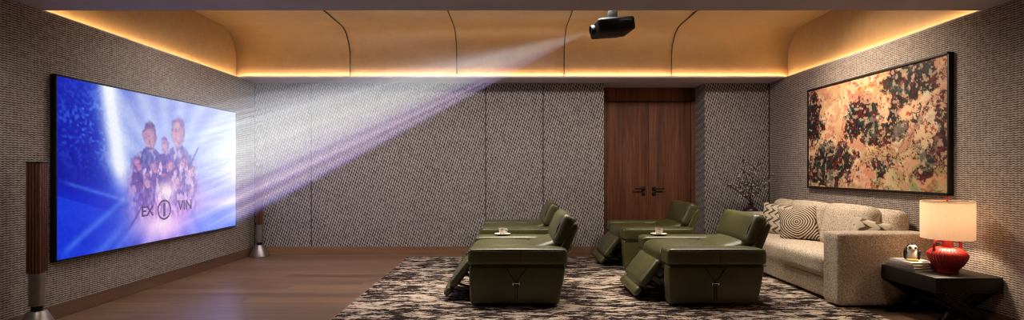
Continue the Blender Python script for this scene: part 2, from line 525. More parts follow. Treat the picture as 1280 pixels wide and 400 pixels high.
SY0, SY1, SZ0, SZ1 = 4.33, 7.17, .495, 2.09
def screen_img(u, v):
    asp = 2.84/1.6
    X = u*asp
    g = lambda cu, cv, su, sv: np.exp(-((u-cu)/su)**2-((v-cv)/sv)**2)
    def lay(c, col, a):
        a = np.clip(a, 0, 1)[..., None]; return c*(1-a)+np.array(col, float)*a
    n1 = fbm(u, v, 5, 5, 3); n2 = fbm(u*asp, v, 60, 2, 9)
    c = np.zeros(u.shape+(3,))+np.array([22, 48, 176.])
    c = lay(c, (16, 34, 150), .8*g(0, .55, .16, .4)*(n1+.3))
    c = lay(c, (96, 142, 232), .9*g(.12, .25, .14, .22)*sstep(.35, .6, .5*n1+.5*n2))
    # pale middle and right
    c = lay(c, (204, 212, 246), .96*sstep(.20, .42, u)*(1-.55*g(.5, 1.0, .5, .2)))
    c = lay(c, (186, 194, 238), .8*sstep(.55, .9, u))
    c = lay(c, (168, 176, 228), .75*g(.45, .06, .3, .14)*(n1+.35))
    # rays fanning out of the middle
    ang = np.arctan2(v-.55, (u-.5)*asp); r = np.hypot((u-.5)*asp, v-.55)
    rays = .5+.5*np.sin(ang*19+3*fbm(ang/6.3+.5, ang*0, 6, 3, 5))
    c = lay(c, (248, 250, 255), .35*rays*sstep(.15, .5, r)*sstep(.08, .3, u))
    # white shaft on the left
    c = lay(c, (250, 252, 255), 1.1*np.exp(-((u-.235-.10*(v-.35))/.045)**2)*(1-sstep(.45, .85, v)))
    c = lay(c, (238, 242, 255), .6*g(.27, .3, .10, .3))
    # lower left blue facets
    f1 = ((v-.66)*1.0 > (u-.02)*.55) & (u < .34)
    c = lay(c, (28, 66, 214), .75*sstep(.5, .72, v)*(1-sstep(.16, .42, u)))
    c = lay(c, (70, 126, 240), .5*f1*(1-sstep(.16, .34, u))*(n1+.2))
    for (a, b, s, w) in ((.12, .86, -1.1, .012), (.18, .98, -1.3, .02), (.03, .58, .5, .006), (.27, .95, -1.4, .015)):
        c = lay(c, (176, 212, 255), .38*np.exp(-((v-b-s*(u-a))/w/2.2)**2)*(1-sstep(.2, .42, u))*sstep(.0, .06, u))
    # lower right blue
    c = lay(c, (104, 148, 236), .75*g(.86, .95, .26, .18)); c = lay(c, (146, 150, 232), .6*g(.78, .62, .2, .16))
    c = lay(c, (214, 168, 232), .5*g(.66, .72, .16, .1)); c = lay(c, (240, 226, 255), .6*g(.86, .78, .3, .035))
    # glow at the bottom of the middle
    c = lay(c, (236, 176, 236), .95*g(.49, .84, .17, .20)); c = lay(c, (255, 232, 246), .95*g(.47, .88, .10, .10))
    # crowd of anonymous people: soft silhouettes in front of the glow
    st_ = fbm(u*asp*2.2, v*.9, 26, 4, 61, .6); st2 = fbm(u*asp, v, 40, 3, 62); st3 = fbm(u*asp*2, v, 16, 3, 63)
    ju, jv = (fbm(u, v, 30, 3, 64)-.5)*.022, (fbm(u, v, 30, 3, 65)-.5)*.03
    def head(c, cu, cv, s, skin, dk, al):
        du, dv = (u-cu+ju)*asp/s, (v-cv+jv)/s
        hd = np.hypot(du/.66, dv)
        sh = np.clip(1.05-np.abs(du)/np.clip(.35+1.5*(dv-.75), .3, 1.75), 0, .35)/.35*sstep(.7, .95, dv)*(1-sstep(2.2, 4.6, dv))
        c = lay(c, dk, al*sh*(.35+.9*st_)); c = lay(c, (246, 222, 240), al*.75*sh*sstep(.52, .66, st3))
        face = 1-sstep(.72, 1.06, hd)
        c = lay(c, skin, al*face)
        c = lay(c, dk, al*.65*face*np.clip(sstep(.48, .62, st2)*.5+.55*sstep(.05, .6, du)+.15*np.exp(-((dv+.12)/.13)**2)*sstep(.4, .5, st2+.1), 0, 1))
        hair = (1-sstep(.8, 1.15, hd))*np.clip(sstep(.34, .80, -dv+.35*np.abs(du)+.5*(st_-.5))+.5*sstep(.40, .66, np.abs(du)), 0, 1)
        return lay(c, np.array(dk)*.9+18, al*.8*hair*(.55+.6*st2))
    mass = np.exp(-(np.abs(u-.495)/.185)**5)*sstep(.40, .50, v-.25*np.abs(u-.5))*(1-sstep(.70, .90, v))
    c = head(c, .565, .23, .118, (232, 178, 172), (128, 104, 168), .80)
    c = head(c, .398, .275, .098, (218, 166, 170), (92, 74, 136), .85)
    c = head(c, .482, .335, .066, (226, 178, 184), (120, 92, 170), .85)
    c = lay(c, (126, 74, 156), .9*mass*sstep(.40, .54, st_)); c = lay(c, (248, 226, 242), .85*mass*sstep(.50, .62, st3)); c = lay(c, (214, 146, 170), .7*mass*sstep(.52, .62, st2))
    for (a, b, s_, k) in ((.335, .475, .052, 0), (.422, .485, .05, 1), (.515, .475, .05, 0), (.60, .455, .056, 1), (.655, .52, .046, 0), (.385, .60, .045, 1), (.56, .60, .05, 1)):
        c = head(c, a, b, s_, (232, 178, 188), ((134, 78, 142), (104, 70, 148))[k], .8)
    c = lay(c, (232, 196, 240), .5*g(.48, .70, .13, .10)*n1*1.4)
    c = lay(c, (255, 240, 236), .95*g(.49, .66, .05, .07))
    for (a, b, sl) in ((.345, .55, 1.6), (.67, .40, -1.4), (.335, .80, -1.2)):
        c = lay(c, (92, 66, 130), .6*np.exp(-(((u-a)*asp-(v-b)/sl)/.010)**2)*np.exp(-((v-b)/.08)**4))
    c = 255*np.clip(c/255, 0, 1)**np.array([1.45, 1.4, 1.05])
    c = c+((n2-.5)*14)[..., None]
    return c

scr = thing('projection_screen', 'huge wall-mounted screen showing a blue and white film poster', 'screen', (-W, (SY0+SY1)/2, SZ0))
hw, hh = (SY1-SY0)/2, SZ1-SZ0
picture('display', 320, 180, screen_img, vcol('screen_picture', 1.0), scr, lambda u, v: (.046, -hw+.012+u*(2*hw-.024), hh-.012-v*(hh-.024)))['label'] = 'glowing picture of a burst of blue and white light'
bm = BM()
for a in ((-hw, hw, hh-.014, hh), (-hw, hw, 0, .014), (-hw, -hw+.014, 0, hh), (hw-.014, hw, 0, hh)): box(bm, .002, .052, *a, .002)
obj('frame', bm, M['black'], scr)
bm = BM(); box(bm, 0.002, .043, -hw+.01, hw-.01, .01, hh-.01); obj('back_panel', bm, M['black'], scr)
def text(s, size, u, v, mat, name, parent):
    cu = bpy.data.curves.new(name, 'FONT'); cu.body = s; cu.size = size; cu.align_x = 'CENTER'; cu.align_y = 'CENTER'
    cu.extrude = .001; cu.offset = .003
    o = bpy.data.objects.new(name, cu); C.objects.link(o)
    dg = bpy.context.evaluated_depsgraph_get(); me = bpy.data.meshes.new_from_object(o.evaluated_get(dg))
    bpy.data.objects.remove(o)
    me.materials.clear(); me.materials.append(mat)
    t = bpy.data.objects.new(name, me); C.objects.link(t); t.parent = parent
    # seen from +X: text right = +Y, up = +Z
    t.matrix_local = Matrix(((0, 0, 1, .0485), (1, 0, 0, -hw+u*2*hw), (0, 1, 0, hh-v*hh), (0, 0, 0, 1)))
    return t
M['title'] = emit('title_ink', lin(98, 70, 122), 1.0)
text('EX', .15, .385, .785, M['title'], 'lettering', scr)
text('VIN', .16, .605, .77, M['title'], 'lettering', scr)
bm = BM(); n = 40
for r0, r1 in ((.092, .112),):
    a = [bm.verts.new((.0485, r0*math.cos(2*PI*k/n), r0*math.sin(2*PI*k/n))) for k in range(n)]
    b = [bm.verts.new((.0485, r1*math.cos(2*PI*k/n), r1*math.sin(2*PI*k/n))) for k in range(n)]
    for k in range(n): bm.faces.new((a[k], a[(k+1) % n], b[(k+1) % n], b[k]))
box(bm, .048, .0487, -.016, .016, -.075, .075)
bmesh.ops.translate(bm, verts=bm.verts[:], vec=(0, -hw+.478*2*hw, hh-.785*hh))
obj('ring_emblem', bm, M['title'], scr)

PY0, PY1, PZ0, PZ1 = 4.53, 6.71, 1.05, 2.325
def paint_img(u, v):
    asp = 1.71; g = lambda cu, cv, su, sv: np.exp(-((u-cu)/su)**2-((v-cv)/sv)**2)
    wx = (fbm(u*asp, v, 6, 4, 41)-.5)*.16; wy = (fbm(u*asp, v, 6, 4, 42)-.5)*.22
    u2, v2 = u+wx, v+wy
    g2 = lambda cu, cv, su, sv: np.exp(-((u2-cu)/su)**2-((v2-cv)/sv)**2)
    def lay(c, col, a):
        a = np.clip(a, 0, 1)[..., None]; return c*(1-a)+np.array(col, float)*a
    a = fbm(u2*asp, v2, 7, 5, 21, .6); b = fbm(u2*asp, v2, 11, 5, 22, .65); d = fbm(u2*asp, v2, 18, 4, 23, .6); e = fbm(u*asp, v, 34, 4, 24, .65)
    f = fbm(u2*asp, v2, 9, 4, 25, .6)
    c = np.zeros(u.shape+(3,))+np.array([206, 164, 128.])
    c = lay(c, (230, 196, 158), 1.1*sstep(.42, .6, a)); c = lay(c, (212, 146, 124), .95*sstep(.5, .62, b))
    c = lay(c, (228, 178, 100), .8*g(.50, .12, .20, .14)*sstep(.35, .55, b)); c = lay(c, (240, 212, 168), .9*g(.33, .25, .15, .18)*sstep(.4, .58, d))
    c = lay(c, (212, 176, 110), .6*g(.44, .56, .2, .16)*sstep(.4, .55, f))
    c = lay(c, (220, 214, 190), .85*sstep(.56, .66, d)*sstep(.4, .6, f))
    c = lay(c, (150, 146, 92), .6*sstep(.54, .64, f)*sstep(.35, .9, v)); c = lay(c, (104, 128, 70), .8*g(.86, .86, .16, .16)*sstep(.42, .56, a))
    c = lay(c, (196, 84, 60), .8*sstep(.60, .67, e)*sstep(.40, .55, a)); c = lay(c, (206, 132, 128), .7*sstep(.58, .64, f)*(1-v))
    dark = np.zeros_like(u)
    for (cu, cv, su, sv, k) in ((.05, .32, .11, .28, 1.0), (.24, .78, .18, .24, 1.15), (.47, .40, .13, .18, .95), (.56, .52, .12, .12, .7), (.78, .14, .16, .17, 1.05), (.70, .42, .10, .14, .7),
                                (.97, .55, .08, .4, .6), (.62, .82, .10, .16, .6), (.05, .88, .1, .14, .8), (.90, .72, .14, .2, .55), (.86, .42, .12, .14, .5)):
        dark = np.maximum(dark, k*g2(cu, cv, su, sv))
    dm = sstep(.50, .64, dark*1.05+.85*(b-.5)+.75*(e-.5)+.11)
    c = lay(c, (30, 30, 30), .96*dm)
    thin = sstep(.72, .9, 1-np.abs(d-.5)*9)*sstep(.42, .55, f+.4*(e-.5))
    c = lay(c, (34, 28, 26), .95*thin*(.35+.65*sstep(.45, .75, u)))
    c = lay(c, (46, 70, 62), .9*dm*sstep(.52, .6, d)); c = lay(c, (120, 34, 34), .95*dm*sstep(.56, .63, e)); c = lay(c, (150, 140, 126), .75*dm*sstep(.60, .67, a+.3*(e-.5)))
    c = lay(c, (206, 180, 150), .8*dm*sstep(.60, .66, fbm(u*asp, v, 30, 3, 77)))
    c = 255*np.clip(c/255, 0, 1)**1.18
    return c*.9
pic = thing('framed_painting', 'large abstract painting of peach, black and green on the right wall', 'painting', (W, (PY0+PY1)/2, PZ0))
ph, pz = (PY1-PY0)/2, PZ1-PZ0
picture('canvas', 300, 176, paint_img, vcol('canvas_paint'), pic, lambda u, v: (-.034, ph-.018-u*(2*ph-.036), pz-.018-v*(pz-.036)))
bm = BM()
for a in ((-ph, ph, pz-.022, pz), (-ph, ph, 0, .022), (-ph, -ph+.022, 0, pz), (ph-.022, ph, 0, pz)): box(bm, -.045, -.002, *a, .002)
obj('frame', bm, M['dark_wood'], pic)
bm = BM(); box(bm, -.032, -.002, -ph+.01, ph-.01, .01, pz-.01); obj('stretcher', bm, M['paper'], pic)

# ------------------------------------------------------------------ rug
bm = BM(); box(bm, -1.525, 3.2, 2.7, 7.49, 0, .014, .004); tag(obj('rug', bm, M['rug']), 'dark brown and cream distressed rug under the recliners', 'rug')

# ------------------------------------------------------------------ recliners (facing -X)
RZ = .014
def make_recliner():
    t = thing('recliner', '', 'recliner', (0, 0, RZ))
    L = M['leather']
    for s in (-1, 1):
        y0, y1 = (s*.555, s*.40); ya, yb = min(y0, y1), max(y0, y1)
        bm = BM(); prism(bm, [(-.435, .018), (.385, .018), (.425, .22), (.45, .38), (-.45, .38), (-.447, .2)], ya, yb, .028, 4)
        p = obj('side_panel', bm, L, t)
        # piping seams
        bm = BM(); yo = s*.5565
        for A_, B_ in (((-.012-.10, .365), (-.012, .225)), ((-.012+.10, .365), (-.012, .225)), ((-.022, .225), (-.022, .07)), ((-.002, .225), (-.002, .07))):
            tube(bm, [(A_[0], yo, A_[1]), ((A_[0]+B_[0])/2, yo, (A_[1]+B_[1])/2), (B_[0], yo, B_[1])], .0035, 6)
        obj('stitching', bm, M['stitch'], p)
        bm = BM()
        for q in (-1, 1): box(bm, -.012+q*.03-.004, -.012+q*.03+.004, min(yo, yo+s*.006), max(yo, yo+s*.006), .20, .235, .002)
        box(bm, -.042, .018, min(yo, yo+s*.004), max(yo, yo+s*.004), .214, .222, .001)
        obj('buckle', bm, M['chrome'], p)['label'] = 'small silver buckle'
        # padded armrest
        bm = BM(); cush(bm, (.003, s*.447, .455), (.922, .235, .155), .036, (.004, .004, .008), 14)
        ar = obj('armrest', bm, L, t)
        for pl, rr in (([(-.448, s*.560, .380), (0, s*.562, .379), (.455, s*.560, .380)], .005),
                       ([(.03, s*.5665, .40), (.03, s*.5685, .455), (.03, s*.5665, .515)], .0025),
                       ([(-.44, s*.553, .523), (0, s*.556, .526), (.45, s*.553, .523)], .0035)):
            bm = BM(); tube(bm, pl, rr, 6); obj('piping', bm, M['stitch'], ar)
    bm = BM(); box(bm, -.36, .36, -.41, .41, .06, .36, .01); obj('base_frame', bm, M['black'], t)
    bm = BM(); cush(bm, (-.135, 0, .395), (.66, .66, .22), .07, (.012, .0, .040), 14); obj('seat_cushion', bm, L, t)
    bm = BM(); cush(bm, (0, 0, 0), (.46, .66, .16), .065, (0, 0, .018), 12, T(.32, 0, .48) @ R('Y', -17)); obj('back_cushion', bm, L, t)
    bm = BM(); cush(bm, (0, 0, 0), (.145, .77, .32), .058, (.024, .006, .0), 14, T(.46, 0, .68) @ R('Y', 23))
    hr = obj('headrest', bm, L, t)
    for s in (-1, 1):
        bm = BM(); pl = []
        for k in range(13):
            a = -PI/2+PI*k/12*2
            pl.append((T(.46, 0, .68) @ R('Y', 23)) @ Vector((.076*math.cos(a), s*.350, .158*math.sin(a))))
        tube(bm, pl, .0035, 6); obj('piping', bm, M['stitch'], hr)
    bm = BM(); prism(bm, [(.34, .08), (.40, .08), (.46, .40), (.59, .72), (.56, .77), (.50, .72), (.36, .40)], -.40, .40, .022, 3); obj('back_shell', bm, L, t)
    Mf = T(-.558, 0, .238) @ R('Y', -52)
    bm = BM(); cush(bm, (.025, 0, 0), (.32, .66, .085), .04, (0, 0, .012), 12, Mf); fr = obj('footrest', bm, L, t)
    bm = BM(); cush(bm, (-.190, 0, -.004), (.105, .66, .065), .034, (0, 0, .008), 10, Mf); obj('footrest_flap', bm, L, t)
    for s in (-1, 1):
        bm = BM(); tube(bm, [(-.34, s*.27, .14), (-.46, s*.27, .12), (-.60, s*.27, .16)], .011, 6); obj('linkage', bm, M['black'], t)
        bm = BM(); tube(bm, [(-.34, s*.25, .26), (-.44, s*.25, .20), (-.52, s*.25, .26)], .011, 6); obj('linkage', bm, M['black'], t)
    for sx in (-.37, .33):
        for sy in (-.47, .47):
            bm = BM(); lathe(bm, [(0, 0), (.018, 0), (.024, .03), (0, .03)], 14, T(sx, sy, 0)); obj('foot', bm, M['black'], t)
    return t
labs = [('green leather recliner nearest the camera, on the left, seen side on', .05, 5.28),
        ('green leather recliner nearest the camera, on the right, beside the sofa', 1.89, 5.28),
        ('green leather recliner half hidden behind the front left recliner', .05, 7.02),
        ('green leather recliner at the back standing in front of the walnut door', 1.86, 7.02)]
proto = None
for lab, x, y in labs:
    o = proto = make_recliner() if proto is None else proto
    if 'label' in o and o['label']: o = copy_tree(proto)
    o['label'] = lab; o['group'] = 'green leather recliners in two rows'
    o.location = (x, y, RZ)

ARM = RZ+.5395
for where, x in (('left', -.107), ('right', 1.645)):
    y = 5.735
    s = BM(); lathe(s, [(0, 0), (.055, 0), (.06, .003), (.09, .012), (.092, .015), (.06, .008), (0, .006)], 32)
    o = tag(obj('saucer', s, M['white_china']), 'white saucer under the cup on the front %s recliner armrest' % where, 'saucer', 'saucers on the armrests'); o.location = (x, y, ARM)
    c = thing('coffee_cup', 'white coffee cup on saucer on the front %s recliner armrest' % where, 'cup', (x, y, ARM+.0065), .5, 'cups on the armrests')
    b = BM(); lathe(b, [(0, 0), (.024, 0), (.030, .006), (.038, .03), (.041, .068), (.038, .068), (.035, .03), (.026, .01), (0, .01)], 28); obj('cup_body', b, M['white_china'], c)
    b = BM(); tube(b, [(.037, 0, .055), (.055, 0, .056), (.063, 0, .042), (.055, 0, .027), (.036, 0, .022)], .005, 8); obj('handle', b, M['white_china'], c)
    b = BM(); lathe(b, [(0, .056), (.0385, .056), (.0385, .057), (0, .057)], 24); obj('coffee', b, M['coffee'], c)

# ------------------------------------------------------------------ sofa
so = thing('sofa', 'long beige boucle sofa along the right wall under the painting', 'sofa', (3.45, 5.97, 0))
def sb(name, x0, x1, y0, y1, z0, z1, r, bl=(0, 0, 0), mat='sofa', M2=None, n=16):
    bm = BM(); c = ((x0+x1)/2-3.45, (y0+y1)/2-5.97, (z0+z1)/2)
    if M2 is None: cush(bm, c, (x1-x0, y1-y0, z1-z0), r, bl, n)
    else: cush(bm, (0, 0, 0), (x1-x0, y1-y0, z1-z0), r, bl, n, T(*c) @ M2)
    return obj(name, bm, M[mat], so)
sb('base', 3.03, 3.87, 4.93, 7.0, .035, .25, .03)
sb('seat_cushion', 2.995, 3.62, 4.925, 7.005, .235, .455, .06, (.012, 0, .015), 'cream')
sb('armrest', 2.985, 3.88, 4.685, 4.925, .03, .695, .03, (.0, .006, .006))
sb('armrest', 2.985, 3.88, 7.005, 7.24, .03, .695, .045, (.0, .006, .006), 'cream')
sb('backrest', 3.74, 3.885, 4.93, 7.0, .2, .70, .03)
tl = R('Y', 12)
sb('back_cushion', 3.52, 3.70, 5.12, 5.86, .42, .905, .08, (.03, .01, .01), 'sofa', tl)
sb('back_cushion', 3.52, 3.70, 5.865, 6.60, .42, .90, .08, (.03, .01, .01), 'sofa', tl)
sb('back_cushion', 3.52, 3.70, 6.605, 7.0, .42, .89, .08, (.03, .0, .01), 'sofa', tl)
sb('back_cushion', 3.70, 3.86, 4.94, 5.40, .44, .875, .07, (.02, .0, .01), 'sofa', R('Y', 3))
for x in (3.06, 3.82):
    for y in (4.75, 7.17):
        bm = BM(); box(bm, x-3.45-.03, x-3.45+.03, y-5.97-.03, y-5.97+.03, .014 if x < 3.2 else 0, .05, .004); obj('foot', bm, M['black'], so)
def throw(lab, mat, w, h, t, loc, rz, tilt, roll):
    bm = BM(); pillow(bm, w, h, t, None); o = obj('throw_pillow', bm, M[mat], None, 70)
    tag(o, lab, 'pillow', 'patterned throw pillows on the sofa')
    o.matrix_world = T(*loc) @ R('Z', rz) @ R('X', tilt) @ R('Y', roll)
throw('cream throw pillow with olive zigzags at the far end of the sofa', 'zigzag', .45, .42, .15, (3.42, 6.58, .645), -52, -14, 4)
throw('brown and cream throw pillow with concentric rings on the sofa', 'spiral', .44, .42, .16, (3.38, 6.04, .645), -44, -22, -9)
throw('dark patterned throw pillow peeking above the near sofa arm', 'fern', .36, .38, .14, (3.55, 5.06, .60), -22, -8, 12)

# ------------------------------------------------------------------ side tables
def make_side_table():
    t = thing('side_table', '', 'side table', (0, 0, 0))
    bm = BM(); box(bm, -.27, .27, -.30, .30, .295, .42, .006); obj('tabletop', bm, M['dark_wood'], t)
    bm = BM(); box(bm, -.235, .235, -.302, -.299, .312, .402, .001); obj('drawer_front', bm, M['dark_wood'], t)
    for y in (-.24, .24):
        for s in (-1, 1):
            # curved crossing leg
            pl = [(s*.23, .30), (s*.115, .235), (0, .165), (-s*.12, .085), (-s*.22, 0)]
            bm = BM(); up = []; dn = []
            for k, (x, z) in enumerate(pl):
                w = (.055, .04, .035, .04, .05)[k]
                up.append((x+s*w*.7, z) if k in (0, 4) else (x, z+w)); dn.append((x-s*w*.7, z) if k in (0, 4) else (x, z-w))
            pp = up+dn[::-1]
            yy = y+s*.018
            prism(bm, pp, yy-.017, yy+.017, .003, 2)
            obj('leg', bm, M['dark_wood'], t)
    bm = BM(); box(bm, -.03, .03, -.24, .24, .14, .19, .004); obj('stretcher', bm, M['dark_wood'], t)
    return t
st = make_side_table()
tag(st, 'black wooden side table with crossed legs holding the red lamp', 'side table', 'dark side tables at the sofa ends'); st.location = (3.63, 4.36, 0)
s2 = copy_tree(st); s2.location = (3.55, 7.51, 0); s2.rotation_euler = (0, 0, 0); s2.scale = (1, .8, 1.42)
s2['label'] = 'dark side table behind the far sofa arm under the vase'

# ------------------------------------------------------------------ lamp
TT = .42
lp = thing('table_lamp', 'red ribbed table lamp with glowing cream drum shade', 'lamp', (3.63, 4.27, TT))
lp.scale = (.78, .78, 1)
bm = BM()
prof = [(0, 0), (.085, 0), (.092, .006), (.092, .022), (.098, .035), (.135, .07), (.165, .115), (.176, .145), (.170, .165), (.150, .185), (.115, .205), (.075, .215), (.05, .218)]
lathe(bm, prof, 216, None, 36, .022); obj('lamp_body', bm, M['red'], lp)
bm = BM(); lathe(bm, [(.055, .212), (.058, .225), (.048, .25), (.046, .275), (.055, .285), (0, .287)], 32); obj('neck', bm, M['red'], lp)
for s in (-1, 1):
    bm = BM(); dx, dy = s, 0
    tube(bm, [(dx*.046, 0, .268), (dx*.085, 0, .280), (dx*.125, 0, .268), (dx*.145, 0, .235), (dx*.140, 0, .185)], .015, 10); obj('handle', bm, M['red'], lp)
bm = BM(); lathe(bm, [(.228, .285), (.231, .287), (.231, .598), (.228, .600), (.2265, .598), (.2265, .287), (.228, .285)], 48); obj('lamp_shade', bm, M['shade'], lp)
bm = BM()
for k in range(3):
    a = 2*PI*k/3; tube(bm, [(0, 0, .595), (.114*math.cos(a), .114*math.sin(a), .595), (.227*math.cos(a), .227*math.sin(a), .595)], .003, 6)
tube(bm, [(0, 0, .28), (0, 0, .45), (0, 0, .60)], .006, 8); obj('harp', bm, M['gold'], lp)
bm = BM(); lathe(bm, [(0, .36), (.02, .36), (.022, .42), (.012, .43), (0, .43)], 16); obj('socket', bm, M['black'], lp)
bm = BM(); lathe(bm, [(0, .586), (.2255, .586), (.2255, .589), (0, .589)], 48); obj('added_diffuser', bm, M['shade'], lp)  # disc added to soften the bulb's light leaving the shade top
bm = BM(); lathe(bm, [(0, .592), (.012, .592), (.008, .605), (.018, .615), (.018, .628), (0, .635)], 16); obj('finial', bm, M['red'], lp)
bl = bpy.data.lights.new('lamp_bulb', 'POINT'); bl.energy = 26; bl.color = (1, .78, .55); bl.shadow_soft_size = .05
bo = bpy.data.objects.new('lamp_bulb', bl); C.objects.link(bo); bo.location = (3.63, 4.27, TT+.475)

# books and figurine
z = TT
for k, (w, d, h, rz, cm, lab) in enumerate(((.25, .30, .028, 4, 'bk2', 'grey book at the bottom of the stack beside the lamp'),
                                            (.235, .28, .022, 2, 'bk3', 'taupe book in the middle of the stack beside the lamp'),
                                            (.225, .27, .02, -3, 'bk1', 'white book on top of the stack beside the lamp'))):
    b = thing('book', lab, 'book', (3.505, 4.475, z), math.radians(rz), 'books stacked on the side table')
    b.location.x = 3.50; b.location.y = 4.46
    bm = BM(); box(bm, -w/2, w/2, -d/2, d/2, 0, .003, .001); box(bm, -w/2, w/2, -d/2, d/2, h-.003, h, .001); box(bm, -w/2, -w/2+.004, -d/2, d/2, 0, h, .001); obj('cover', bm, M[cm], b)
    bm = BM(); box(bm, -w/2+.004, w/2-.006, -d/2+.006, d/2-.006, .003, h-.003); obj('pages', bm, M['paper'], b)
    z += h
fg = thing('bird_figurine', 'small black and white bird figurine standing on the books', 'figurine', (3.475, 4.45, z), math.radians(-120))
bm = BM(); cush(bm, (0, 0, .055), (.075, .085, .10), .037, (0, 0, 0), 10); cush(bm, (-.028, 0, .052), (.05, .075, .085), .025, (0, 0, 0), 8, None)
lathe(bm, [(0, -.036), (.02, -.03), (.033, -.01), (.034, .008), (.024, .026), (0, .034)], 20, T(.018, 0, .112)); obj('body', bm, M['fig_w'], fg)
for s in (-1, 1):
    bm = BM(); cush(bm, (0, 0, 0), (.07, .016, .09), .008, (0, .006, 0), 8, T(-.01, s*.044, .062) @ R('Y', 20) @ R('Z', s*8)); obj('wing', bm, M['fig_b'], fg)
bm = BM(); lathe(bm, [(0, -.01), (.030, -.006), (.036, .010), (.026, .028), (0, .036)], 18, T(.004, 0, .118) @ R('Y', -25))
obj('head_cap', bm, M['fig_b'], fg)
for s in (-1, 1):
    bm = BM(); lathe(bm, [(0, -.006), (.009, -.003), (.010, .003), (0, .006)], 12, T(.045, s*.018, .116) @ R('Y', 90)); obj('eye', bm, M['fig_b'], fg)
bm = BM(); cush(bm, (.012, 0, .010), (.09, .085, .02), .01, (0, 0, 0), 8); obj('foot_base', bm, M['fig_y'], fg)
bm = BM(); lathe(bm, [(.009, 0), (.006, .012), (0, .022)], 10, T(.05, 0, .105) @ R('Y', 90)); obj('beak', bm, M['fig_y'], fg)

# ------------------------------------------------------------------ vase and branches
VX, VY, VZ = 3.47, 7.44, .42*1.42
va = tag(None or obj('vase', lathe(BM(), [(0, 0), (.06, 0), (.085, .03), (.102, .075), (.098, .11), (.07, .14), (.038, .155), (.034, .185), (.046, .20), (.04, .20), (.028, .18), (.028, .16), (0, .15)], 32), M['vase']), 'squat dark red-brown vase of dry branches in the back right corner', 'vase')
va.location = (VX, VY, VZ)
rb = random.Random(4)
tips = [(-.38, .02, .33), (-.22, -.05, .42), (-.10, .04, .62), (.02, -.04, .56), (.12, .05, .60), (.26, .0, .44), (.20, -.04, .30), (-.16, .05, .24), (-.28, .0, .26)]
for k, (dx, dy, dz) in enumerate(tips):
    b = thing('dried_branch', 'thin dry branch with small dark leaves and pale blossoms in the vase', 'branch', (VX, VY, VZ+.17), 0, 'dry branches in the corner vase')
    pl = []; f0 = (rb.uniform(-.01, .01), rb.uniform(-.01, .01))
    for i in range(9):
        s = i/8; pl.append(Vector((f0[0]+dx*s**1.5+rb.uniform(-.012, .012)*s, f0[1]+dy*s, -.01+dz*(s**.8)+rb.uniform(-.01, .01)*s)))
    bm = BM(); tube(bm, pl, .0042, 6, .45); lf = BM(); bs = BM()
    for i in range(3, 9):
        for q in range(3):
            d = Vector((rb.uniform(-1, 1), rb.uniform(-.6, .6), rb.uniform(-.3, 1))).normalized()
            e = pl[i]+d*rb.uniform(.02, .07); tube(bm, [pl[i], (pl[i]+e)/2+Vector((0, 0, .004)), e], .002, 5)
            Ml = T(*e) @ d.to_track_quat('Z', 'Y').to_matrix().to_4x4() @ R('Z', rb.uniform(0, 180))
            if rb.random() < .45: cush(lf, (0, 0, .012), (.020, .005, .034), .0025, (0, .002, 0), 4, Ml)
            else: lathe(bs, [(0, -.004), (.009, .002), (.011, .008), (.006, .013), (0, .014)], 8, Ml)
    obj('twig', bm, M['twig'], b); obj('leaves', lf, M['leaf'], b); obj('blossoms', bs, M['blossom'], b)

# ------------------------------------------------------------------ tower speakers
def make_speaker():
    t = thing('tower_speaker', '', 'speaker')
    bm = BM(); lathe(bm, [(0, 0), (.132, 0), (.138, .008), (.136, .02), (.064, .165), (.058, .172), (0, .172)], 48); obj('base', bm, M['gray_metal'], t)
    bm = BM(); lathe(bm, [(0, .17), (.036, .17), (.036, .215), (0, .215)], 32); obj('joint_ring', bm, M['black'], t)
    bm = BM(); lathe(bm, [(0, .21), (.042, .21), (.05, .216), (.05, .47), (0, .47)], 40); obj('pole', bm, M['gray_metal'], t)
    # wedge cabinet with vertical slats facing +X / -Y
    bm = BM(); prism(bm, [(-.036, -.04), (.036, -.04), (.036, .04), (-.036, .04)], 0, .86, .006, 2, T(0, 0, 1.336) @ R('X', -90)); obj('cabinet', bm, M['black'], t)
    bm = BM()
    for k in range(6):
        y = -.042+k*.0168
        box(bm, .03, .049, y-.0045, y+.0045, .475, 1.33, .0015)
        if k < 4:
            y = -.035+k*.0200
            box(bm, y-.0060, y+.0060, -.055, -.036, .475, 1.33, .0015); box(bm, y-.0060, y+.0060, .036, .055, .475, 1.33, .0015)
    obj('slatted_grille', bm, M['slat'], t)
    bm = BM(); box(bm, -.043, .051, -.057, .057, 1.33, 1.34, .003); obj('top_cap', bm, M['black'], t)
    return t
sp = make_speaker(); sp.location = (-3.73, 4.02, 0); sp.rotation_euler.z = math.radians(12)
tag(sp, 'slim wooden slatted tower speaker at the near end of the screen', 'speaker', 'tower speakers either side of the screen')
s2 = copy_tree(sp); s2.location = (-3.75, 7.60, 0); s2.rotation_euler.z = math.radians(34)
s2['label'] = 'slim tower speaker in the far left corner past the screen'

